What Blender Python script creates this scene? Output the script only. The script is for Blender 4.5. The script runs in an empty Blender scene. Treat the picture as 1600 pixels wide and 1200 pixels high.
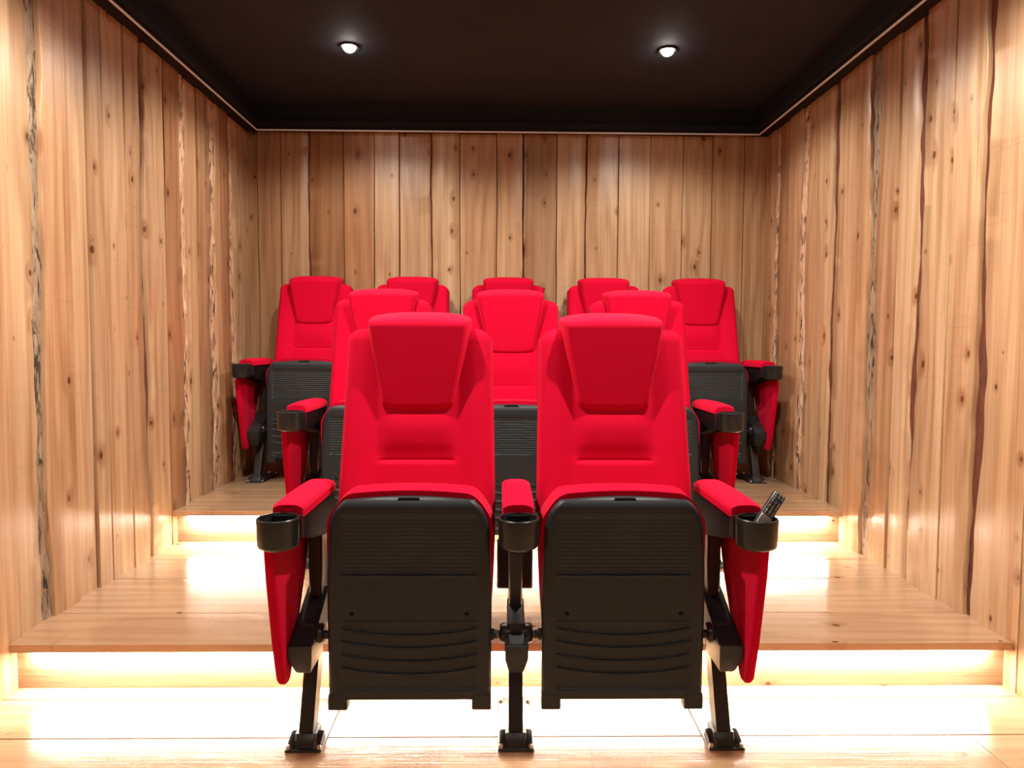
import bpy, math, random
from mathutils import Matrix, Vector
from mathutils import noise as mnoise
sc = bpy.context.scene
R = math.radians

# ------------------------------------------------------------------ camera
EYE = 1.07
cam_d = bpy.data.cameras.new('camera'); cam = bpy.data.objects.new('camera', cam_d)
sc.collection.objects.link(cam); sc.camera = cam
cam_d.sensor_width = 36; cam_d.sensor_fit = 'HORIZONTAL'; cam_d.lens = 1100/1600*36
cam_d.clip_start = 0.02
PT, YW, RL = 0.0547, 0.0166, 0.0046
fwd = Vector((math.sin(YW)*math.cos(PT), math.cos(YW)*math.cos(PT), -math.sin(PT)))
rt = Vector((math.cos(YW), -math.sin(YW), 0)); up = rt.cross(fwd)
r2 = rt*math.cos(RL)+up*math.sin(RL); u2 = -rt*math.sin(RL)+up*math.cos(RL)
M = Matrix.Identity(4)
for i in range(3):
    M[i][0] = r2[i]; M[i][1] = u2[i]; M[i][2] = -fwd[i]
M[0][3], M[1][3], M[2][3] = 0, 0, EYE
cam.matrix_world = M

# ------------------------------------------------------------------ world, exposure
w = bpy.data.worlds.new('world'); sc.world = w; w.use_nodes = True
w.node_tree.nodes['Background'].inputs[0].default_value = (1, .93, .86, 1)
w.node_tree.nodes['Background'].inputs[1].default_value = 0.0
vs = sc.view_settings
vs.view_transform = 'Standard'; vs.look = 'None'; vs.gamma = 1; vs.use_curve_mapping = False
vs.exposure = 0.0
sc.cycles.max_bounces = 10; sc.cycles.diffuse_bounces = 6
sc.cycles.caustics_reflective = False

# ------------------------------------------------------------------ sizes
H1, H2 = .152, .305              # platform heights
Y1, Y2 = 2.12, 3.215             # nosing edges
RI = .035                        # nosing overhang
YB = 4.286                       # rear wall backing
XL, XR = -1.524, 1.622           # side wall backings
YF = -2.4                        # screen wall
ZS, ZC = 2.325, 2.47             # soffit, recessed ceiling
XC = .045; SP = .56
ROWS = [(1.95, 0.0, 2), (3.00, H1, 3), (4.025, H2, 5)]
LAMPS = [(-.715, 3.40), (.785, 3.40), (-.715, 1.85), (.785, 1.85), (-.715, -.45), (.785, -.45)]  # last pair is unseen, added behind the camera as fill light

# light from the downlights and the added fill pair (the fittings themselves are built with the ceiling)
for i, (x, y) in enumerate(LAMPS):
    ld = bpy.data.lights.new('downlight_beam', 'SPOT'); lo = bpy.data.objects.new('downlight_beam', ld)
    sc.collection.objects.link(lo); lo.location = (x, y, ZC-.036)
    ld.energy = (60, 165, 26)[i//2]; ld.color = (1, .92, .80); ld.spot_size = R(153); ld.spot_blend = .45; ld.shadow_soft_size = .03

# ------------------------------------------------------------------ helpers
def link(o): sc.collection.objects.link(o); return o
class MB:
    def __init__(s): s.v = []; s.f = []; s.m = []; s.gc = []; s.bc = []
    def add(s, vs_, fs, mi=0, gc=None, bc=(0, 0, 0)):
        b = len(s.v); s.v += [tuple(p) for p in vs_]
        s.gc += gc if gc else [tuple(p) for p in vs_]; s.bc += [bc]*len(vs_)
        s.f += [tuple(b+i for i in f) for f in fs]; s.m += [mi]*len(fs)
    def box(s, x0, x1, y0, y1, z0, z1, mi=0, c=0.0):
        if c <= 0:
            P = [(x, y, z) for z in (z0, z1) for y in (y0, y1) for x in (x0, x1)]
            s.add(P, [(0, 2, 3, 1), (4, 5, 7, 6), (0, 1, 5, 4), (2, 6, 7, 3), (0, 4, 6, 2), (1, 3, 7, 5)], mi); return
        # chamfered box: each corner becomes three vertices
        P = []; idx = {}
        for a, x in ((0, x0), (1, x1)):
            for b, y in ((0, y0), (1, y1)):
                for d, z in ((0, z0), (1, z1)):
                    sx = c if a == 0 else -c; sy = c if b == 0 else -c; sz = c if d == 0 else -c
                    idx[(a, b, d)] = len(P)
                    P += [(x, y+sy, z+sz), (x+sx, y, z+sz), (x+sx, y+sy, z)]
        I = lambda a, b, d, k: idx[(a, b, d)]+k
        F = [(I(0,0,0,0), I(0,0,1,0), I(0,1,1,0), I(0,1,0,0)), (I(1,0,0,0), I(1,1,0,0), I(1,1,1,0), I(1,0,1,0)),
             (I(0,0,0,1), I(1,0,0,1), I(1,0,1,1), I(0,0,1,1)), (I(0,1,0,1), I(0,1,1,1), I(1,1,1,1), I(1,1,0,1)),
             (I(0,0,0,2), I(0,1,0,2), I(1,1,0,2), I(1,0,0,2)), (I(0,0,1,2), I(1,0,1,2), I(1,1,1,2), I(0,1,1,2))]
        for a in (0, 1):
            for b in (0, 1): F.append((I(a,b,0,0), I(a,b,1,0), I(a,b,1,1), I(a,b,0,1)))
            for d in (0, 1): F.append((I(a,0,d,0), I(a,1,d,0), I(a,1,d,2), I(a,0,d,2)))
        for b in (0, 1):
            for d in (0, 1): F.append((I(0,b,d,1), I(1,b,d,1), I(1,b,d,2), I(0,b,d,2)))
        for k in idx.values(): F.append((k, k+1, k+2))
        s.add(P, F, mi)
    def sheet(s, nu, nv, fn, mi=0, closed_u=False):
        P = [fn(i/nu, j/nv) for j in range(nv+1) for i in range(nu+1)]
        s.add(P, [(j*(nu+1)+i, j*(nu+1)+i+1, (j+1)*(nu+1)+i+1, (j+1)*(nu+1)+i) for j in range(nv) for i in range(nu)], mi)
    def solid(s, nu, nv, front, back, mi=0):
        n = (nu+1)*(nv+1)
        P = [front(i/nu, j/nv) for j in range(nv+1) for i in range(nu+1)]+[back(i/nu, j/nv) for j in range(nv+1) for i in range(nu+1)]
        ix = lambda i, j: j*(nu+1)+i
        F = []
        for j in range(nv):
            for i in range(nu):
                q = (ix(i, j), ix(i+1, j), ix(i+1, j+1), ix(i, j+1))
                F.append(q); F.append(tuple(n+k for k in reversed(q)))
        rim = [ix(i, 0) for i in range(nu)]+[ix(nu, j) for j in range(nv)]+[ix(i, nv) for i in range(nu, 0, -1)]+[ix(0, j) for j in range(nv, 0, -1)]
        for a, b in zip(rim, rim[1:]+rim[:1]): F.append((b, a, n+a, n+b))
        s.add(P, F, mi)
    def lathe(s, prof, c=(0, 0, 0), axis='z', n=32, mi=0):
        P = []
        for r, h in prof:
            for k in range(n):
                a = 2*math.pi*k/n; p, q = r*math.cos(a), r*math.sin(a)
                P.append({'z': (c[0]+p, c[1]+q, c[2]+h), 'x': (c[0]+h, c[1]+p, c[2]+q), 'y': (c[0]+q, c[1]+h, c[2]+p)}[axis])
        F = [(j*n+k, j*n+(k+1) % n, (j+1)*n+(k+1) % n, (j+1)*n+k) for j in range(len(prof)-1) for k in range(n)]
        if prof[0][0] > 1e-5: F.append(tuple(range(n))[::-1])
        if prof[-1][0] > 1e-5: F.append(tuple((len(prof)-1)*n+k for k in range(n)))
        s.add(P, F, mi)
    def prism(s, poly, x0, x1, c=0.0, mi=0):
        """poly in (y,z), extruded along x, with the two faces drawn in by c"""
        n = len(poly); cy = sum(p[0] for p in poly)/n; cz = sum(p[1] for p in poly)/n
        def ins(p):
            d = math.hypot(p[0]-cy, p[1]-cz) or 1; k = 1-c/d
            return (cy+(p[0]-cy)*k, cz+(p[1]-cz)*k)
        q = [ins(p) for p in poly]
        rings = [(x0, q), (x0+c, poly), (x1-c, poly), (x1, q)] if c else [(x0, poly), (x1, poly)]
        P = [(x, p[0], p[1]) for x, r in rings for p in r]
        F = [(a*n+i, a*n+(i+1) % n, (a+1)*n+(i+1) % n, (a+1)*n+i) for a in range(len(rings)-1) for i in range(n)]
        F += [tuple(range(n))[::-1], tuple((len(rings)-1)*n+i for i in range(n))]
        s.add(P, F, mi)
    def build(s, name, mats, parent=None, smooth=True, loc=None, angle=40, bevel=0):
        me = bpy.data.meshes.new(name); me.from_pydata(s.v, [], s.f)
        for m in (mats if isinstance(mats, (list, tuple)) else [mats]): me.materials.append(m)
        me.polygons.foreach_set('material_index', s.m)
        a = me.attributes.new('gc', 'FLOAT_VECTOR', 'POINT'); a.data.foreach_set('vector', [c for p in s.gc for c in p])
        a = me.attributes.new('board', 'FLOAT_VECTOR', 'POINT'); a.data.foreach_set('vector', [c for p in s.bc for c in p])
        o = link(bpy.data.objects.new(name, me))
        import bmesh
        bm = bmesh.new(); bm.from_mesh(me); bmesh.ops.recalc_face_normals(bm, faces=bm.faces); bm.to_mesh(me); bm.free()
        if smooth:
            me.polygons.foreach_set('use_smooth', [True]*len(me.polygons))
            me.set_sharp_from_angle(angle=R(angle))
        if bevel:
            b = o.modifiers.new('bevel', 'BEVEL'); b.width = bevel; b.segments = 2; b.limit_method = 'ANGLE'; b.angle_limit = R(35)
        if parent: o.parent = parent
        if loc: o.location = loc
        return o
def struct(o): o['kind'] = 'structure'; return o
def tag(o, label, cat, group=None):
    o['label'] = label; o['category'] = cat
    if group: o['group'] = group
    return o
def empty(name, loc):
    o = link(bpy.data.objects.new(name, None)); o.location = loc; o.empty_display_size = .1; return o
def kids(o): return [c for c in bpy.data.objects if c.parent == o]
def copy_tree(o, parent=None):
    ch = kids(o)
    c = o.copy(); sc.collection.objects.link(c)
    if parent: c.parent = parent
    for k in ch: copy_tree(k, c)
    return c
def sm(a, b, x):
    t = max(0, min(1, (x-a)/(b-a))); return t*t*(3-2*t)
def nz(a, b=0, c=0): return mnoise.noise(Vector((a, b, c)))

# ------------------------------------------------------------------ materials
class NT:
    def __init__(s, name):
        s.mat = bpy.data.materials.new(name); s.mat.use_nodes = True; s.t = s.mat.node_tree
        s.b = s.t.nodes['Principled BSDF']
    def n(s, typ, **kw):
        nd = s.t.nodes.new(typ)
        for k, v in kw.items(): setattr(nd, k, v)
        return nd
    def l(s, a, b): s.t.links.new(a, b)
    def val(s, sock, v):
        if hasattr(v, 'links') or isinstance(v, bpy.types.NodeSocket): s.l(v, sock)
        else: sock.default_value = v
    def math(s, op, a, b=0.0, clamp=False):
        m = s.n('ShaderNodeMath', operation=op, use_clamp=clamp); s.val(m.inputs[0], a); s.val(m.inputs[1], b); return m.outputs[0]
    def mix(s, f, a, b, mode='MIX'):
        m = s.n('ShaderNodeMix', data_type='RGBA', blend_type=mode); s.val(m.inputs[0], f); s.val(m.inputs[6], a); s.val(m.inputs[7], b); return m.outputs[2]
    def ramp(s, f, pts):
        r = s.n('ShaderNodeValToRGB'); s.val(r.inputs[0], f)
        while len(r.color_ramp.elements) < len(pts): r.color_ramp.elements.new(.5)
        for e, (p, c) in zip(r.color_ramp.elements, pts): e.position = p; e.color = c if len(c) == 4 else (*c, 1)
        return r.outputs[0]
    def vmul(s, v, k):
        m = s.n('ShaderNodeVectorMath', operation='MULTIPLY'); s.l(v, m.inputs[0]); m.inputs[1].default_value = k; return m.outputs[0]
    def vadd(s, v, k):
        m = s.n('ShaderNodeVectorMath', operation='ADD'); s.l(v, m.inputs[0]); s.val(m.inputs[1], k); return m.outputs[0]
    def noise(s, v, scale, detail=3, rough=.55, dist=0):
        m = s.n('ShaderNodeTexNoise'); s.l(v, m.inputs['Vector']); m.inputs['Scale'].default_value = scale
        m.inputs['Detail'].default_value = detail; m.inputs['Roughness'].default_value = rough; m.inputs['Distortion'].default_value = dist; return m.outputs[0]

def wood(name, light=(.66, .475, .30), dark=(.33, .175, .083), rough=.27, knots=.36):
    """gc = (across the board, along the board, thickness); board = (seed, tone, warmth)"""
    N = NT(name)
    gc = N.n('ShaderNodeAttribute', attribute_name='gc').outputs['Vector']
    bd = N.n('ShaderNodeAttribute', attribute_name='board').outputs['Vector']
    sep = N.n('ShaderNodeSeparateXYZ'); N.l(bd, sep.inputs[0])
    seed, tone, warm = sep.outputs
    comb = N.n('ShaderNodeCombineXYZ'); N.val(comb.inputs[0], N.math('MULTIPLY', seed, 3.7)); N.val(comb.inputs[1], N.math('MULTIPLY', seed, 11.3)); N.val(comb.inputs[2], N.math('MULTIPLY', seed, 5.1))
    p = N.vadd(gc, comb.outputs[0])
    # knots
    kp = N.vmul(p, (8.0, 5.2, 0.0))
    vo = N.n('ShaderNodeTexVoronoi', voronoi_dimensions='2D'); N.l(kp, vo.inputs['Vector']); vo.inputs['Scale'].default_value = 1.0
    kd = N.math('MULTIPLY', vo.outputs['Distance'], 1.0)
    kr = N.n('ShaderNodeSeparateColor'); N.l(vo.outputs['Color'], kr.inputs[0])
    has = N.math('LESS_THAN', kr.outputs[0], knots)
    size = N.math('ADD', N.math('MULTIPLY', kr.outputs[1], .075), .025)
    kin = N.math('SUBTRACT', 1.0, N.math('DIVIDE', kd, size), clamp=True)
    knot = N.math('MULTIPLY', N.math('MULTIPLY', kin, 2.6, clamp=True), has, clamp=True)
    halo = N.math('MULTIPLY', N.math('SUBTRACT', 1.0, N.math('DIVIDE', kd, N.math('MULTIPLY', size, 3.8)), clamp=True), has)
    # grain: bends around knots
    big = N.noise(N.vmul(p, (5.0, .7, 1.0)), 1.0, 2, .5)
    sx = N.n('ShaderNodeSeparateXYZ'); N.l(p, sx.inputs[0])
    ax = N.math('ADD', N.math('ADD', N.math('MULTIPLY', sx.outputs[0], 95), N.math('MULTIPLY', big, 24)), N.math('MULTIPLY', halo, 5))
    ring = N.math('ADD', N.math('MULTIPLY', N.math('SINE', ax), .5), .5)
    ring = N.math('POWER', ring, 1.7)
    fine = N.noise(N.vmul(p, (150, 2.2, 20)), 1.0, 4, .6)
    streak = N.noise(N.vmul(p, (22, .5, 5)), 1.0, 4, .6)
    blotch = N.noise(N.vmul(p, (4, 1.1, 2)), 1.0, 3, .6)
    g = N.math('ADD', N.math('MULTIPLY', ring, .13), N.math('MULTIPLY', fine, .52))
    g = N.math('ADD', g, N.math('MULTIPLY', streak, .55)); g = N.math('ADD', g, N.math('MULTIPLY', halo, .25))
    g = N.math('ADD', g, N.math('MULTIPLY', blotch, .25))
    g = N.math('MULTIPLY', N.math('SUBTRACT', g, .43), 1.9, clamp=True)
    col = N.mix(g, (*light, 1), (*dark, 1))
    # saw marks across the board
    saw = N.noise(N.vmul(p, (1.5, 60, 1)), 1.0, 2, .6)
    sawm = N.math('MULTIPLY', N.math('SUBTRACT', blotch, .5, clamp=True), 3.0, clamp=True)
    sawf = N.math('MULTIPLY', N.math('MULTIPLY', N.math('SUBTRACT', saw, .56, clamp=True), 5.0, clamp=True), sawm)
    col = N.mix(N.math('MULTIPLY', sawf, .75), col, (.30, .155, .075, 1))
    col = N.mix(knot, col, (.13, .05, .02, 1))
    spots = N.noise(N.vmul(p, (70, 22, 10)), 1.0, 1, .5)
    sp = N.math('MULTIPLY', N.math('SUBTRACT', spots, .79, clamp=True), 18, clamp=True)
    col = N.mix(N.math('MULTIPLY', sp, .75), col, (.12, .05, .02, 1))
    # cast of the board itself
    col = N.mix(warm, col, N.mix(1.0, col, (1.05, .78, .62, 1), 'MULTIPLY'))
    hv = N.n('ShaderNodeHueSaturation'); N.l(col, hv.inputs['Color']); N.val(hv.inputs['Value'], N.math('ADD', tone, 0.0))
    N.l(hv.outputs[0], N.b.inputs['Base Color'])
    N.val(N.b.inputs['Roughness'], N.math('ADD', rough, N.math('MULTIPLY', fine, .12)))
    bp = N.n('ShaderNodeBump'); bp.inputs['Strength'].default_value = .35; bp.inputs['Distance'].default_value = .002
    N.val(bp.inputs['Height'], N.math('ADD', N.math('ADD', fine, N.math('MULTIPLY', blotch, 1.4)), N.math('MULTIPLY', sawf, -.6)))
    N.l(bp.outputs[0], N.b.inputs['Normal'])
    return N.mat

def bark(name, a, b, dk, amt):
    N = NT(name)
    tc = N.n('ShaderNodeTexCoord').outputs['Object']
    n1 = N.noise(N.vmul(tc, (60, 60, 14)), 1, 4, .65); n2 = N.noise(N.vmul(tc, (40, 40, 9)), 1, 3, .6, 1.2)
    col = N.mix(N.math('MULTIPLY', N.math('SUBTRACT', n1, .35), 3, clamp=True), (*a, 1), (*b, 1))
    col = N.mix(N.math('MULTIPLY', N.math('SUBTRACT', n2, amt), 9, clamp=True), col, (*dk, 1))
    N.l(col, N.b.inputs['Base Color']); N.b.inputs['Roughness'].default_value = .75
    bp = N.n('ShaderNodeBump'); bp.inputs['Strength'].default_value = .7; bp.inputs['Distance'].default_value = .006
    N.l(n2, bp.inputs['Height']); N.l(bp.outputs[0], N.b.inputs['Normal'])
    return N.mat

WOOD = wood('pine_boards')
FLOORW = wood('pine_floor', (.54, .375, .24), (.36, .215, .12), .13, .2)
SLIT = bark('dark_red_wane', (.15, .040, .017), (.08, .022, .010), (.035, .012, .008), .60)
BARK = bark('pale_bark', (.74, .52, .36), (.50, .28, .15), (.08, .03, .015), .515)
GREY = bark('grey_bark', (.34, .25, .17), (.22, .14, .085), (.04, .025, .015), .51)

def plain(name, col, rough=.5, spec=.5, metal=0, noise_amt=0.0, nscale=60, bump=0.0):
    N = NT(name)
    N.b.inputs['Roughness'].default_value = rough; N.b.inputs['Metallic'].default_value = metal
    N.b.inputs['Specular IOR Level'].default_value = spec
    tc = N.n('ShaderNodeTexCoord').outputs['Object']; nn = N.noise(tc, nscale, 4, .6)
    c = N.mix(N.math('MULTIPLY', nn, noise_amt), (*col, 1), (*[min(1, k*1.9+.01) for k in col], 1)); N.l(c, N.b.inputs['Base Color'])
    if bump:
        bp = N.n('ShaderNodeBump'); bp.inputs['Strength'].default_value = bump; bp.inputs['Distance'].default_value = .001
        N.l(nn, bp.inputs['Height']); N.l(bp.outputs[0], N.b.inputs['Normal'])
    return N.mat
def fabric(name, col):
    N = NT(name)
    tc = N.n('ShaderNodeTexCoord').outputs['Object']; nn = N.noise(tc, 900, 2, .6); n2 = N.noise(tc, 9, 3, .5)
    c = N.mix(N.math('MULTIPLY', N.math('ADD', N.math('MULTIPLY', nn, .3), n2), .25), (*col, 1), (col[0]*.75, col[1]*.6, col[2]*.6, 1))
    N.l(c, N.b.inputs['Base Color']); N.b.inputs['Roughness'].default_value = .85
    N.b.inputs['Specular IOR Level'].default_value = .10
    N.b.inputs['Sheen Weight'].default_value = .07; N.b.inputs['Sheen Roughness'].default_value = .4; N.b.inputs['Sheen Tint'].default_value = (1, .30, .40, 1)
    bp = N.n('ShaderNodeBump'); bp.inputs['Strength'].default_value = .15; bp.inputs['Distance'].default_value = .0006
    N.l(nn, bp.inputs['Height']); N.l(bp.outputs[0], N.b.inputs['Normal'])
    return N.mat
RED = fabric('red_velour', (.60, .0005, .030))
PLAS = plain('black_plastic', (.013, .0175, .021), .45, .42, 0, .5, 700, .25)
PLAS2 = plain('black_gloss_plastic', (.008, .008, .009), .6, .10)
CUPM = plain('black_cup_plastic', (.011, .013, .015), .3, .5)
STEEL = plain('black_steel', (.014, .013, .012), .35, .6)
DARKC = plain('charcoal_ceiling', (.0095, .0105, .0165), .8, .3, 0, .8, 5, .1)
BLKC = plain('black_cove', (.006, .006, .006), .75, .25, 0, .5, 300, .6)
PALE = plain('pale_edge_bead', (.92, .90, .90), .4)
CHROME = plain('aluminium_strip', (.75, .72, .70), .3, .5, 1)
def emit(name, col, s):
    N = NT(name); N.b.inputs['Base Color'].default_value = (.8, .8, .8, 1)
    N.b.inputs['Emission Color'].default_value = (*col, 1); N.b.inputs['Emission Strength'].default_value = s; return N.mat
LENS = emit('lamp_lens', (1, .93, .85), 110)
LED = emit('led_tape', (1, .93, .79), 430)

# ------------------------------------------------------------------ boarded walls
def boarded_wall(name, base, along, out, length0, bounds, z0, z1, seed, nseg=70, off0=0.0):
    """bounds: list of (s, kind, width) joints along the wall; boards fill in between. 'out' points into the room."""
    rnd = random.Random(seed); mb = MB()
    base, along, out = Vector(base), Vector(along), Vector(out)
    def pt(s, d, z): p = base+along*s+out*d; return (p.x, p.y, z)
    # backing
    s0, s1 = bounds[0][0], bounds[-1][0]
    mb.add([pt(s0, 0, z0), pt(s1, 0, z0), pt(s1, 0, z1), pt(s0, 0, z1), pt(s0, -.05, z0), pt(s1, -.05, z0), pt(s1, -.05, z1), pt(s0, -.05, z1)],
           [(0, 1, 2, 3), (7, 6, 5, 4), (0, 4, 5, 1), (3, 2, 6, 7), (0, 3, 7, 4), (1, 5, 6, 2)], 1)
    zs = [z0+(z1-z0)*k/nseg for k in range(nseg+1)]
    offs = [rnd.random()*100 for _ in bounds]; amp = {'plain': .0035, 'line': .002, 'slit': .010, 'bark': .008, 'grey': .007}
    def edge(i, side, z):
        s, kind, wd = bounds[i][:3]; o = offs[i]
        if i in (0, len(bounds)-1): return s
        mid = amp[kind]*1.3*nz(o, z*1.3)+amp[kind]*.6*nz(o+9, z*4)
        wv = wd*(.46+.42*nz(o+20+side*3, z*1.6)+.22*nz(o+40+side, z*8))
        if kind in ('plain', 'line'): wv = wd*.5*(1+.8*nz(o+60, z*2.2))
        return s+mid+side*max(.0006, wv)+ (amp[kind]*.35*nz(o+70+side*5, z*14) if kind not in ('line',) else 0)
    for i in range(len(bounds)-1):
        th = .012+rnd.random()*.020
        kl, kr = bounds[i][1], bounds[i+1][1]
        bc = (rnd.random()*9, .76+rnd.random()*.32, rnd.random()*.8 if rnd.random() < .6 else 0)
        if len(bounds[i]) > 3: bc = (bc[0], .93+(bounds[i][3]-.95)*1.5, min(1, bounds[i][4]*1.5))
        sf = rnd.random()*20
        V = []; G = []
        for z in zs:
            l, r = edge(i, 1, z), edge(i+1, -1, z)
            if i == 0: l = bounds[0][0]
            ch = .003+.003*abs(nz(offs[i], z*5)) if kl not in ('plain', 'line') else .0015
            ch2 = .003+.003*abs(nz(offs[i+1], z*5)) if kr not in ('plain', 'line') else .0015
            cup = .0015*nz(sf, z*.8)
            for s, d in ((l, 0), (l, th-.004), (l+ch, th+cup), (l+(r-l)*.5, th+cup*1.5), (r-ch2, th+cup), (r, th-.004), (r, 0)):
                V.append(pt(s, d, z)); G.append((s+(max(0, th-.004-d) if s > (l+r)/2 else -max(0, th-.004-d)), z, d))
        n = 7; F = [(k*n+a, k*n+a+1, (k+1)*n+a+1, (k+1)*n+a) for k in range(nseg) for a in range(n-1)]
        F.append(tuple(range(n))[::-1]); F.append(tuple(nseg*n+a for a in range(n)))
        mb.add(V, F, 0, G, bc)
    # wane showing in the joints
    for i in range(1, len(bounds)-1):
        s, kind, wd = bounds[i][:3]
        if kind in ('bark', 'grey', 'slit'):
            mi = {'bark': 2, 'grey': 3, 'slit': 1}[kind]; V = []
            hh = {'bark': .026, 'grey': .020, 'slit': .013}[kind]
            for z in zs:
                a, b = edge(i, -1, z)-.004, edge(i, 1, z)+.004
                for k in range(6):
                    t = k/5; V.append(pt(a+(b-a)*t, hh*(.7+.3*math.sin(math.pi*t))*(.8+.5*nz(offs[i]+k, z*11))+.001, z))
            F = [(k*6+a, k*6+a+1, (k+1)*6+a+1, (k+1)*6+a) for k in range(nseg) for a in range(5)]
            mb.add(V, F, mi)
    return struct(mb.build(name, [WOOD, SLIT, BARK, GREY], angle=50))

# side walls: joints measured along y
def fill(a, b, seed):
    r = random.Random(seed); out = []; s = a
    while s < b-.3:
        out.append((s, r.choice(['plain', 'slit', 'plain', 'bark', 'line', 'grey']), .008 if r.random() < .6 else .02)); s += .17+r.random()*.2
    return out
Lb = [(YF, 'line', .002)]+fill(YF+.25, 1.45, 5)+[(1.62, 'bark', .02), (1.86, 'slit', .02), (2.02, 'plain', .003, .95, .2), (2.185, 'plain', .003, .97, .05), (2.33, 'grey', .048, .93, .3),
      (2.50, 'plain', .003, .95, .15), (2.63, 'line', .006, .88, .15), (2.72, 'plain', .003, 1.0, .1), (2.87, 'plain', .003, .92, .2), (3.01, 'slit', .044, .98, .1),
      (3.20, 'plain', .004, .80, .55), (3.385, 'bark', .072, 1.05, .1), (3.55, 'plain', .003, .84, .3), (3.72, 'bark', .085, 1.0, .2), (3.84, 'plain', .003, .78, .6), (3.98, 'bark', .065, .92, .1), (YB, 'line', .002)]
Rb = [(YF, 'line', .002)]+fill(YF+.25, 1.45, 8)+[(1.66, 'plain', .004), (1.88, 'bark', .02), (2.10, 'plain', .003, 1.0, .15), (2.335, 'slit', .044, 1.0, .1),
      (2.50, 'plain', .003, 1.0, .05), (2.70, 'slit', .050, 1.02, 0.0), (2.86, 'plain', .003, .90, .25), (3.03, 'grey', .062, .92, .3), (3.22, 'plain', .003, .98, .1), (3.39, 'slit', .052, 1.0, .1),
      (3.58, 'plain', .003, .97, .3), (3.73, 'bark', .070, .9, .3), (3.93, 'plain', .004, .86, .4), (4.10, 'bark', .055, .85, .5), (YB, 'line', .002)]
boarded_wall('wall_left', (XL, 0, 0), (0, 1, 0), (1, 0, 0), 0, Lb, 0, ZC, 11)
boarded_wall('wall_right', (XR, 0, 0), (0, 1, 0), (-1, 0, 0), 0, Rb, 0, ZC, 23)
px = [408, 443, 488, 540, 587, 625, 675, 718, 775, 815, 868, 913, 963, 1013, 1064, 1110, 1158]
kinds = ['plain', 'line', 'slit', 'line', 'plain', 'line', 'slit', 'plain', 'plain', 'slit', 'line', 'slit', 'line', 'plain', 'line', 'plain', 'line']
tn = [(.80, .35), (.85, .3), (.72, .65), (.82, .6), (1.0, .1), (.97, .15), (1.05, .05), (1.0, .2), (1.02, .15), (.80, .35), (1.02, .12), (.97, .15), (1.02, .1), (1.0, .15), (.98, .1), (.9, .25), (.93, .2)]
Bb = [(XL, 'line', .002, .82, .3)]+[((p-781.7)*4.255/1100, k, {'slit': .010, 'line': .004, 'plain': .003}[k], t[0], t[1]) for p, k, t in zip(px, kinds, tn)]+[(XR, 'line', .002)]
boarded_wall('wall_back', (0, YB, 0), (1, 0, 0), (0, -1, 0), 0, Bb, 0, ZC, 37)
Fb = [(XL, 'line', .002)]+[(XL+.21*k+.03*math.sin(k*2.3), 'plain', .003) for k in range(1, 14)]+[(XR, 'line', .002)]
boarded_wall('wall_front', (0, YF, 0), (1, 0, 0), (0, 1, 0), 0, Fb, 0, ZC, 41)

# ------------------------------------------------------------------ floor and the two platforms
def planks(mb, x0, x1, ys, ztop, th, seed, joints=()):
    rnd = random.Random(seed)
    for a, b in zip(ys, ys[1:]):
        cuts = [x0]+sorted(j for (k, j) in joints if abs(k-a) < 1e-6)+[x1]
        for c0, c1 in zip(cuts, cuts[1:]):
            g = .0018; bc = (rnd.random()*9, .94+rnd.random()*.12, rnd.random()*.25)
            n = 24; V = []; G = []
            for k in range(n+1):
                x = c0+g*.5+(c1-c0-g)*k/n; w1 = .0007*nz(a*7, x*2)
                for y, z in ((a+g, ztop-th), (a+g+w1, ztop-.0012), (a+g+.0012+w1, ztop), (b-g-.0012, ztop), (b-g, ztop-.0012), (b-g, ztop-th)):
                    V.append((x, y, z)); G.append((y, x, z))
            F = [(k*6+q, k*6+q+1, (k+1)*6+q+1, (k+1)*6+q) for k in range(n) for q in range(5)]
            F += [tuple(range(6))[::-1], tuple(n*6+q for q in range(6)), ] + [(k*6+5, k*6, (k+1)*6, (k+1)*6+5) for k in range(n)]
            mb.add(V, F, 0, G, bc)
fx0, fx1 = XL+.008, XR-.008
mb = MB(); mb.box(XL, XR, YF, YB, -.06, -.022, 1)
ys = [YF]; y = YF+.2
while y < 1.5: ys.append(y); y += .225
ys += [1.655, 1.872, 2.085, Y1+RI+.02]
planks(mb, fx0, fx1, ys, 0, .022, 3, [(1.655, 1.30)])
struct(mb.build('floor', [FLOORW, SLIT]))
def platform(y0, y1, ztop, h, ys, seed):
    e = empty('platform', (0, y0, ztop-h)); struct(e)
    o = Vector((0, y0, ztop-h))
    m = MB(); planks(m, fx0, fx1, ys, ztop, .024, seed); m.v = [tuple(Vector(p)-o) for p in m.v]; m.build('tread', [FLOORW], e)
    m = MB(); rnd = random.Random(seed)
    V = [(fx0, RI, .001), (fx1, RI, .001), (fx1, RI, h-.0245), (fx0, RI, h-.0245), (fx0, RI+.02, .001), (fx1, RI+.02, .001), (fx1, RI+.02, h-.0245), (fx0, RI+.02, h-.0245)]
    m.add(V, [(0, 1, 2, 3), (7, 6, 5, 4), (0, 4, 5, 1), (3, 2, 6, 7), (0, 3, 7, 4), (1, 5, 6, 2)], 0, [(p[2], p[0], p[1]) for p in V], (rnd.random()*9, 1.0, 0.0))
    m.build('riser', [FLOORW], e)
    # light tape in an aluminium channel tucked under the nosing
    t = empty('light_strip', (0, y0+.022, ztop-.024))
    m = MB(); x0, x1 = XL+.085, XR-.085
    m.box(x0, x1, -.008, .010, -.0025, -.0005); m.build('channel', CHROME, t)
    m = MB(); m.box(x0+.003, x1-.003, -.005, .005, -.0045, -.0027); m.build('led_tape', LED, t)
    return e, t
p1, s1 = platform(Y1, Y2+RI, H1, H1, [Y1, 2.376, 2.73, 2.98, Y2+RI+.02], 17)
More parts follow.
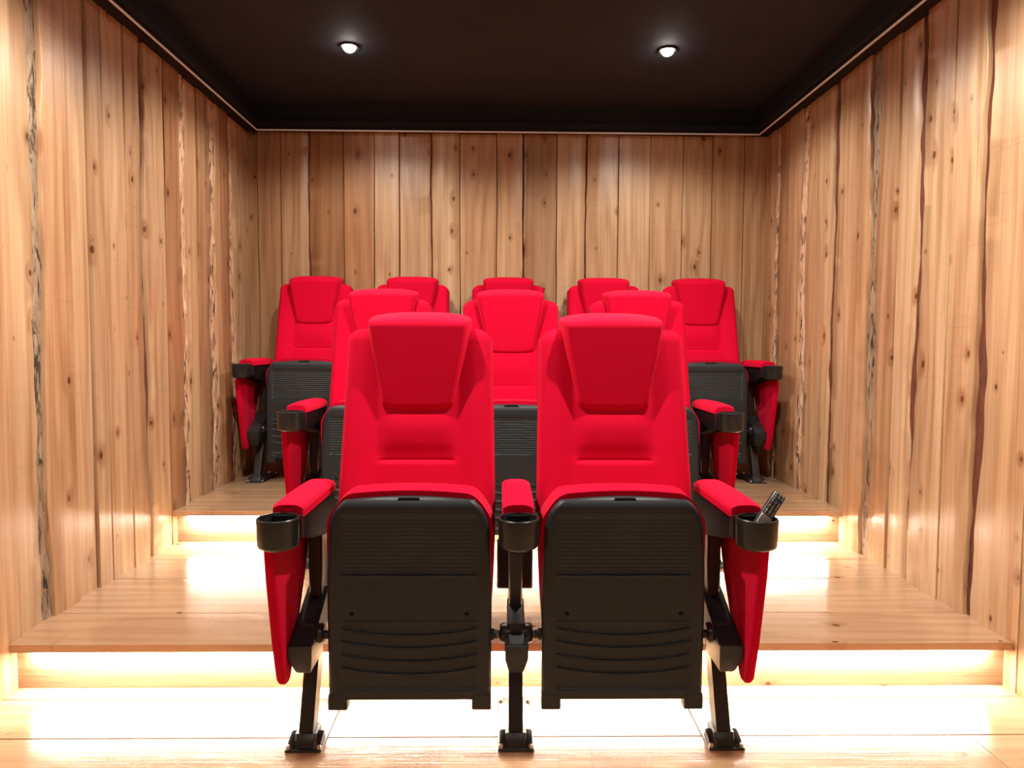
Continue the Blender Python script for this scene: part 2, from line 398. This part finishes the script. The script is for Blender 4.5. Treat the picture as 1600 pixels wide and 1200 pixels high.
tag(s1, 'long warm white light strip under the front nosing of the lower platform', 'light strip')
p2, s2 = platform(Y2, YB, H2, H2-H1, [Y2, 3.46, 3.70, 3.95, YB-.002], 19)
tag(s2, 'long warm white light strip under the nosing of the upper platform', 'light strip')

# ------------------------------------------------------------------ ceiling: soffit, cove, recessed panel
IN = .078; TH = .02
ix0, ix1, iy0, iy1 = XL+TH+IN, XR-TH-IN, YF+TH+IN, YB-TH-IN+.02
mb = MB(); mb.box(ix0-.02, ix1+.02, iy0-.02, iy1+.02, ZC, ZC+.05)
struct(mb.build('ceiling', DARKC, smooth=False))
def cove(n, x0, x1, y0, y1):
    mb = MB(); mb.box(x0, x1, y0, y1, ZS, ZC+.05, 0, .003); struct(mb.build('trim_%d' % n, BLKC, smooth=False))
cove(1, XL+.001, ix0, YF+.001, YB-.001); cove(2, ix1, XR-.001, YF+.001, YB-.001)
cove(3, ix0, ix1, iy1, YB-.001); cove(4, ix0, ix1, YF+.001, iy0)
# thin metal edge strip and a small black bead around the opening
def strip(n, x0, x1, y0, y1, z0, z1, m): mb = MB(); mb.box(x0, x1, y0, y1, z0, z1, 0, .0008); struct(mb.build('trim_%d' % n, m, smooth=False))
for k, (a, b, c, d) in enumerate([(ix0-.0045, ix0+.0015, iy0, iy1), (ix1-.0015, ix1+.0045, iy0, iy1), (ix0, ix1, iy1-.0015, iy1+.0045), (ix0, ix1, iy0-.0045, iy0+.0015)]):
    strip(5+k, a, b, c, d, ZS-.009, ZS-.0002, PALE)
for k, (a, b, c, d) in enumerate([(ix0+.002, ix0+.022, iy0, iy1), (ix1-.022, ix1-.002, iy0, iy1), (ix0+.022, ix1-.022, iy1-.022, iy1-.002)]):
    strip(9+k, a, b, c, d, ZS+.015, ZS+.045, BLKC)

# ------------------------------------------------------------------ downlights
ring = empty('downlight', (LAMPS[0][0], LAMPS[0][1], ZC))
mb = MB(); mb.lathe([(.031, -.001), (.033, -.006), (.043, -.007), (.046, -.004), (.046, .0)], n=40); mb.build('trim_ring', PLAS2, ring)
mb = MB(); mb.lathe([(.0, -.028), (.010, -.027), (.020, -.022), (.027, -.014), (.0305, -.004), (.0305, .0)], n=40); mb.build('lens', LENS, ring)
DL = ['glowing round ceiling downlight above the left of the middle row', 'glowing round ceiling downlight above the right of the middle row',
      'left ceiling downlight over the front row, above the picture', 'right ceiling downlight over the front row, above the picture',
      'left unseen fill lamp, added on the ceiling behind the camera', 'right unseen fill lamp, added on the ceiling behind the camera']
for k, (x, y) in enumerate(LAMPS):
    o = ring if k == 0 else copy_tree(ring); o.location = (x, y, ZC)
    tag(o, DL[k], 'ceiling light', 'recessed ceiling downlights')

# ------------------------------------------------------------------ cinema seat (origin: floor, seat centre; faces -y)
def yback(z): return .0+(z-.62)*.245      # front plane of the backrest
def make_seat():
    e = empty('cinema_seat', (0, 0, 0))
    # backrest upholstery
    HB, ZB, ZT = .222, .60, 1.122
    def outline(u, v):
        s = -1+2*u; s = math.copysign(1-(1-abs(s))**1.6, s)
        v2 = 1-(1-v)**1.5
        z = ZB+(ZT-ZB)*v2
        # rounded, slightly drooping shoulders
        top = ZT-.008*abs(s)**2-.030*max(0, (abs(s)-.80)/.20)**2.4
        z = ZB+(top-ZB)*v2
        wdt = HB*(1.0-.045*v2)
        rr = .030; dz = ZT-z
        if dz < rr: wdt -= (rr-math.sqrt(max(0, rr*rr-(rr-dz)**2)))*.5
        return s, s*wdt, z, v2
    def front(u, v):
        s, x, z, t = outline(u, v); a = abs(s)
        d = .052                                                  # upholstery thickness
        d += .016*sm(.50, .78, a)-.004*sm(.50, .2, a)*0            # side bolsters
        d *= 1
        e_ = min((1-a)/.12, 1); d -= .050*(1-math.sqrt(max(0, 1-(1-e_)**2)))
        et = min((ZT-z+.004)/.045, 1) if z > ZT-.06 else 1
        d -= .040*(1-math.sqrt(max(0, 1-(1-max(0, et))**2)))
        # lumbar panel swelling out and ending in a horizontal seam
        if z > .742: d -= .0075*(1-sm(.742, .80, z))*(1-sm(.40, .54, a))
        d += .009*math.exp(-((z-.84)/.05)**2)*(1-sm(.30, .55, a))
        d -= .0035*math.exp(-((z-.742)/.005)**2)*(1-sm(.46, .52, a))
        # vertical seams beside the panel
        ws = .52+.06*(z-.74)
        d -= .0045*math.exp(-((a-ws)/.018)**2)*(1-sm(1.08, 1.12, z))*sm(.742, .76, z)
        return (x, yback(z)+.052-d, z)
    def backf(u, v):
        s, x, z, t = outline(u, v); return (x*.985, yback(z)+.056, z)
    m = MB(); m.solid(72, 190, front, backf); m.build('backrest', RED, e, angle=60)
    # moulded back shell
    def sf(u, v):
        s, x, z, t = outline(u, v); return (x*1.0, yback(z)+.0565, z-.004)
    def sb(u, v):
        s, x, z, t = outline(u, v); a = abs(s)
        return (x*.97, yback(z)+.058+.020*(1-a**4)*math.sin(math.pi*min(1, max(.02, t*.96+.02)))**.4, z-.006)
    m = MB(); m.solid(24, 24, sf, sb)
    m.box(-.16, .16, .052, .068, .36, .61, 0, .004)
    m.build('back_shell', PLAS, e)
    # headrest: trapezoid pad, thick and rolled at the top
    def hp(u, v, fr):
        s = -1+2*u; s = math.copysign(1-(1-abs(s))**1.5, s); a = abs(s)
        t = v; z = .885+(1.168-.885)*t
        hw = .103+(.150-.103)*sm(0, 1, t)**.85
        hw -= .010*max(0, (t-.93)/.07)**2; hw -= .012*max(0, (.06-t)/.06)**2
        z -= .012*a**3*sm(.8, 1, t)
        z += (.008*a**4)*(1-sm(0, .15, t))
        pr = .012+.060*min(1, t/.9)
        edge = min((1-a)/.13, 1); pr2 = pr*math.sqrt(max(0, 1-(1-edge)**2))**.9
        tt = min((1-t)/.16, 1); pr2 -= (pr+.03)*(1-math.sqrt(max(0, 1-(1-tt)**2)))
        bb = min(t/.06, 1); pr2 -= pr*.75*(1-math.sqrt(max(0, 1-(1-bb)**2)))
        y = yback(z)-(pr2 if fr else -.045)
        if not fr: y = yback(z)+.048 if z > 1.10 else yback(z)+.01
        return (s*hw, y, z)
    m = MB(); m.solid(56, 60, lambda u, v: hp(u, v, True), lambda u, v: hp(u, v, False)); m.build('headrest', RED, e, angle=60)
    # tipped-up seat: red cushion behind the moulded black pan
    CY0, CY1 = -.118, -.012
    def co(u, v):
        s = -1+2*u; s = math.copysign(1-(1-abs(s))**1.7, s); a = abs(s)
        v2 = .5-.5*math.cos(math.pi*v); z0, z1 = .168, .692
        top = z1-.014*a**2-.040*max(0, (a-.72)/.28)**2.2
        z = z0+(top-z0)*v2
        hw = .226*(1-.14*(1-v2)**2.2)-.018*max(0, (v2-.9)/.1)**2
        return s, s*hw, z, v2
    def cf(u, v): s, x, z, t = co(u, v); return (x*.96, CY0-.012*t, z)
    def cb(u, v):
        s, x, z, t = co(u, v); a = abs(s); d = 1-max(0, (a-.8)/.2)**2*.35-max(0, (t-.9)/.1)**2*.22
        return (x*(.985), CY0-.012*t+(CY1-CY0+.014*(t-.1)+.012)*d, z)
    m = MB(); m.solid(40, 44, cf, cb); m.build('seat_cushion', RED, e, angle=70)
    # pan: height field seen from the front
    PW, PZ0, PZ1 = .216, .140, .678
    def po(u, v):
        s = -1+2*u; s = math.copysign(1-(1-abs(s))**1.35, s); a = abs(s)
        r = .095; hw0 = PW*(1-.012*(1-v)); 
        top = PZ1-.010*a**2
        z = PZ0+(top-PZ0)*v
        dz = PZ1-z
        cut = (r-math.sqrt(max(0, r*r-(r-dz)**2))) if dz < r else 0
        hw = hw0-cut*.72-.010*sm(.45, 1, v)
        return s, s*hw, z
    def pf(u, v):
        s, x, z = po(u, v); a = abs(x)/PW; zz = (z-PZ0)/(PZ1-PZ0)
        d = .030
        inner = (1-sm(.795, .835, a))
        rec = 0.0
        # upper ribbed field
        up_ = inner*sm(.618, .626, zz)*(1-sm(.885, .925, zz))
        rec += up_*(.0055+.0010*math.sin(z*2*math.pi/.0105))
        # middle panel sits slightly proud with a lip on top
        mid = inner*sm(.385, .392, zz)*(1-sm(.600, .608, zz)); rec += .0020*inner*sm(.385, .40, zz)*(1-sm(.612, .618, zz))
        # lower field with curved ribs
        low = inner*(1-sm(.365, .385, zz))*sm(.045, .060, zz); rec += .005*low
        for zc in (.325, .262, .195, .130):
            c = zc+.032*(a/.8)**2; q = zz-c
            rec -= low*.0062*(sm(-.022, -.004, q) if q < -.003 else (1-sm(-.003, .004, q)))
        d -= rec
        for sx in (-1, 1):                                       # two screw recesses
            dd = math.hypot(x-sx*.150, z-.372); d -= .008*(1-sm(.0035, .0055, dd))
        e_ = min((1-abs(s))/.07, 1); d -= .016*(1-math.sqrt(max(0, 1-(1-e_)**2)))
        et = min((1-zz)/.055, 1); d -= .020*(1-math.sqrt(max(0, 1-(1-max(et, 0))**2)))
        dd = 1 if abs(x) < .026 and .9815 < zz < .9925 else 0; d -= .010*dd
        return (x, CY0+.002-.012*zz-d, z)
    def pb(u, v):
        s, x, z = po(u, v); zz = (z-PZ0)/(PZ1-PZ0); return (x*.995, CY0+.001-.012*zz, z)
    m = MB(); m.solid(104, 230, pf, pb)
    for sx in (-1, 1):
        x0, x1 = sorted((sx*.2135, sx*.163)); m.box(x0, x1, CY0-.030, CY0+.004, .112, .155, 0, .003)
    pan = m.build('seat_pan', PLAS, e, angle=38)
    for sx in (-1, 1):
        m = MB(); m.lathe([(0, -.0015), (.0025, -.0015), (.0042, 0), (0, 0)], (sx*.150, CY0-.0235, .372), 'y', 12); m.build('screw', STEEL, pan)
        m = MB(); m.lathe([(.0, 0), (.017, 0), (.017, .012*sx), (.012, .014*sx), (.012, .0215*sx), (0, .0215*sx)], (sx*.208, -.085, .290), 'x', 20)
        m.build('hinge', STEEL, e)
    return e

# ------------------------------------------------------------------ armrest stand (origin: floor, post centre)
def make_stand(end):
    """end: -1 left end, 0 between two seats, 1 right end"""
    e = empty('armrest_stand', (0, 0, 0)); cx = end*.010
    m = MB()                                                     # foot plate + cast bracket
    m.box(-.048, .048, -.150, .125, 0, .006, 0, .0015)
    m.prism([(-.142, .006), (-.055, .006), (-.062, .036), (-.122, .036)], -.028, .028, .006)
    for sx in (-1, 1):
        m.prism([(-.146, .005), (-.080, .005), (-.092, .030), (-.132, .020)], min(sx*.024, sx*.044), max(sx*.024, sx*.044), .004)
    foot = m.build('foot', STEEL, e, bevel=.002)
    for sx in (-1, 1):
        for yy in (-.140, .100):
            m = MB(); m.lathe([(.0, .009), (.0045, .009), (.0065, .005), (.0065, 0), (.0, 0)], (sx*.040, yy, .006), 'z', 10)
            m.build('bolt', CHROME, foot)
    m = MB()                                                     # lower leg, raked back
    m.prism([(-.120, .030), (-.070, .030), (.035, .300), (-.020, .300)], -.019, .019, .004); m.build('leg', STEEL, e)
    m = MB()                                                     # hub with pivots
    m.lathe([(0, -.044), (.022, -.044), (.027, -.038), (.027, -.014), (.019, -.012), (.019, .012), (.027, .014), (.027, .038), (.022, .044), (0, .044)], (0, -.080, .292), 'x', 24)
    m.lathe([(0, -.0495), (.011, -.0495), (.011, .0495), (0, .0495)], (0, -.085, .290), 'x', 16)
    m.prism([(-.108, .270), (-.045, .262), (.04, .28), (.04, .345), (-.045, .328), (-.100, .325)], -.024, .024, .005)
    m.build('hub', STEEL, e)
    m = MB()                                                     # tapered box below the hub
    P = []
    for z, hx, y0 in ((.205, .017, -.130), (.215, .021, -.140), (.255, .030, -.165), (.292, .031, -.168)):
        P += [(-hx, y0, z), (hx, y0, z), (hx, -.03, z), (-hx, -.03, z)]
    F = [(k*4+i, k*4+(i+1) % 4, k*4+4+(i+1) % 4, k*4+4+i) for k in range(3) for i in range(4)]+[(3, 2, 1, 0), (12, 13, 14, 15)]
    m.add(P, F); m.prism([(-.160, .290), (-.02, .290), (.03, .30), (.03, .335)] if end == 0 else [(-.160, .290), (-.02, .290), (.03, .30), (.03, .385)], -.022 if end == 0 else -.030, .022 if end == 0 else .030, .003)
    m.build('bracket_box', PLAS, e, bevel=.003)
    m = MB(); m.box(-.019, .019, -.005, .115, .298, .560, 0, .005); m.build('column', STEEL, e)
    m = MB(); m.box(-.0535 if end != -1 else -.032, .0535 if end != 1 else .032, .112, .132, .345, .492, 0, .004); m.build('back_bracket', PLAS, e)
    # arm housing and the cup holder
    m = MB(); m.prism([(-.245, .652), (-.245, .600), (-.16, .575), (-.02, .545), (.095, .535), (.105, .560), (.100, .652)], -.033, .033, .004)
    if end == 0: m.prism([(-.235, .60), (-.30, .59), (-.30, .575), (-.05, .50), (.02, .50), (.02, .56)], -.020, .020, .004)
    m.build('arm_housing', PLAS2, e, bevel=.002)
    m = MB()
    m.lathe([(.0, 0), (.030, 0), (.044, .006), (.0475, .012), (.0485, .060), (.0495, .066), (.0495, .074), (.047, .0765), (.0445, .0755), (.0425, .062), (.036, .010), (0, .008)], (cx, -.296, .586), 'z', 48)
    m.prism([(-.262, .657), (-.262, .600), (-.235, .600), (-.235, .657)], -.036, .036, .002)
    m.build('cup_holder', CUPM, e)
    # upholstered arm pad
    def pad(u, v, top):
        s = -1+2*u; s = math.copysign(1-(1-abs(s))**1.5, s); t = v; y = -.250+.345*t
        hw = .0395-.004*max(0, (t-.9)/.1)**2-.003*max(0, (.05-t)/.05)**2
        z = .685-.009*abs(s)**3.5
        z -= .016*max(0, (t-.88)/.12)**2+.004*max(0, (.08-t)/.08)**2
        z += .004*math.sin(math.pi*t)
        return (s*hw, y, z if top else .652)
    m = MB(); m.solid(16, 30, lambda u, v: pad(u, v, True), lambda u, v: pad(u, v, False)); m.build('arm_pad', RED, e, bevel=0, angle=60)
    if end:
        a, b = sorted((end*.0335, end*.060)); cpt = []
        poly = [(-.236, .650), (-.236, .588), (-.258, .578), (-.252, .520), (-.205, .300), (-.172, .200), (-.160, .188), (-.142, .186), (-.128, .194), (-.105, .230), (.020, .420), (.085, .560), (.085, .655)]
        m = MB(); m.prism(poly, a, b, .007); m.build('side_panel', RED, e, bevel=.004)
    return e

seat0 = make_seat(); st = {k: make_stand(k) for k in (-1, 0, 1)}
seat_used = False; st_used = set()
RN = ['front row', 'middle row', 'back row']
SL = {(0, 0): 'left of the two', (0, 1): 'right of the two, nearer the remote control',
      (1, 0): 'leftmost of three', (1, 1): 'middle of three', (1, 2): 'rightmost of three',
      (2, 0): 'by the left wall', (2, 1): 'second from left, only its top showing', (2, 2): 'middle one, only its top edge showing', (2, 3): 'second from right, only its top showing', (2, 4): 'by the right wall'}
AL = {(0, 0): 'left end, empty cup holder', (0, 1): 'between the two seats', (0, 2): 'right end, remote in cup holder',
      (1, 0): 'left end', (1, 1): 'second from left', (1, 2): 'second from right', (1, 3): 'right end',
      (2, 0): 'left end by the left wall', (2, 1): 'second from left', (2, 2): 'third from left', (2, 3): 'third from right', (2, 4): 'second from right', (2, 5): 'right end by the right wall'}
for r, (y0, z0, n) in enumerate(ROWS):
    for k in range(n):
        o = seat0 if not seat_used else copy_tree(seat0); seat_used = True
        o.location = (XC+(k-(n-1)/2)*SP, y0, z0)
        tag(o, 'red cinema seat in the %s, %s' % (RN[r], SL[(r, k)]), 'cinema seat', 'red tip-up cinema seats')
    for k in range(n+1):
        kind = -1 if k == 0 else (1 if k == n else 0)
        o = st[kind] if kind not in st_used else copy_tree(st[kind]); st_used.add(kind)
        o.location = (XC+(k-n/2)*SP, y0, z0)
        tag(o, 'black %s armrest with red pad, %s' % (RN[r], AL[(r, k)]), 'armrest', 'armrest stands of the seat rows')

# ------------------------------------------------------------------ remote control leaning in the right front cup holder
RB = plain('remote_body', (.03, .03, .032), .4); RS = plain('remote_silver', (.55, .55, .56), .35, .5, .4)
cols = {'grey': (.30, .33, .36), 'blue': (.03, .10, .35), 'purple': (.28, .05, .22), 'green': (.03, .25, .13), 'white': (.6, .6, .6)}
BT = {k: plain('button_'+k, v, .5) for k, v in cols.items()}
rc = empty('remote_control', (XC+SP-.008, 1.651, .607)); tag(rc, 'slim black and silver remote control leaning in the right front cup holder', 'remote control')
rc.rotation_euler = (R(-7), R(35), 0)
m = MB(); m.box(-.016, .016, -.008, .006, 0, .134, 0, .0025); m.build('body', RB, rc)
m = MB(); m.box(-.0145, .0145, -.0095, -.0078, .004, .072, 0, .0006); m.build('faceplate', RS, rc)
rows = ['grey', 'white', 'green', 'grey', 'purple', 'grey', 'blue', 'grey', 'grey']
for j, cn in enumerate(rows):
    for i in range(3):
        m = MB(); m.lathe([(0, -.0022), (.0024, -.0022), (.0028, -.001), (.0028, 0)], ((i-1)*.009, -.0078, .077+j*.0066), 'y', 10)
        m.build('button', BT[cn if (i+j) % 3 else 'grey'], rc)
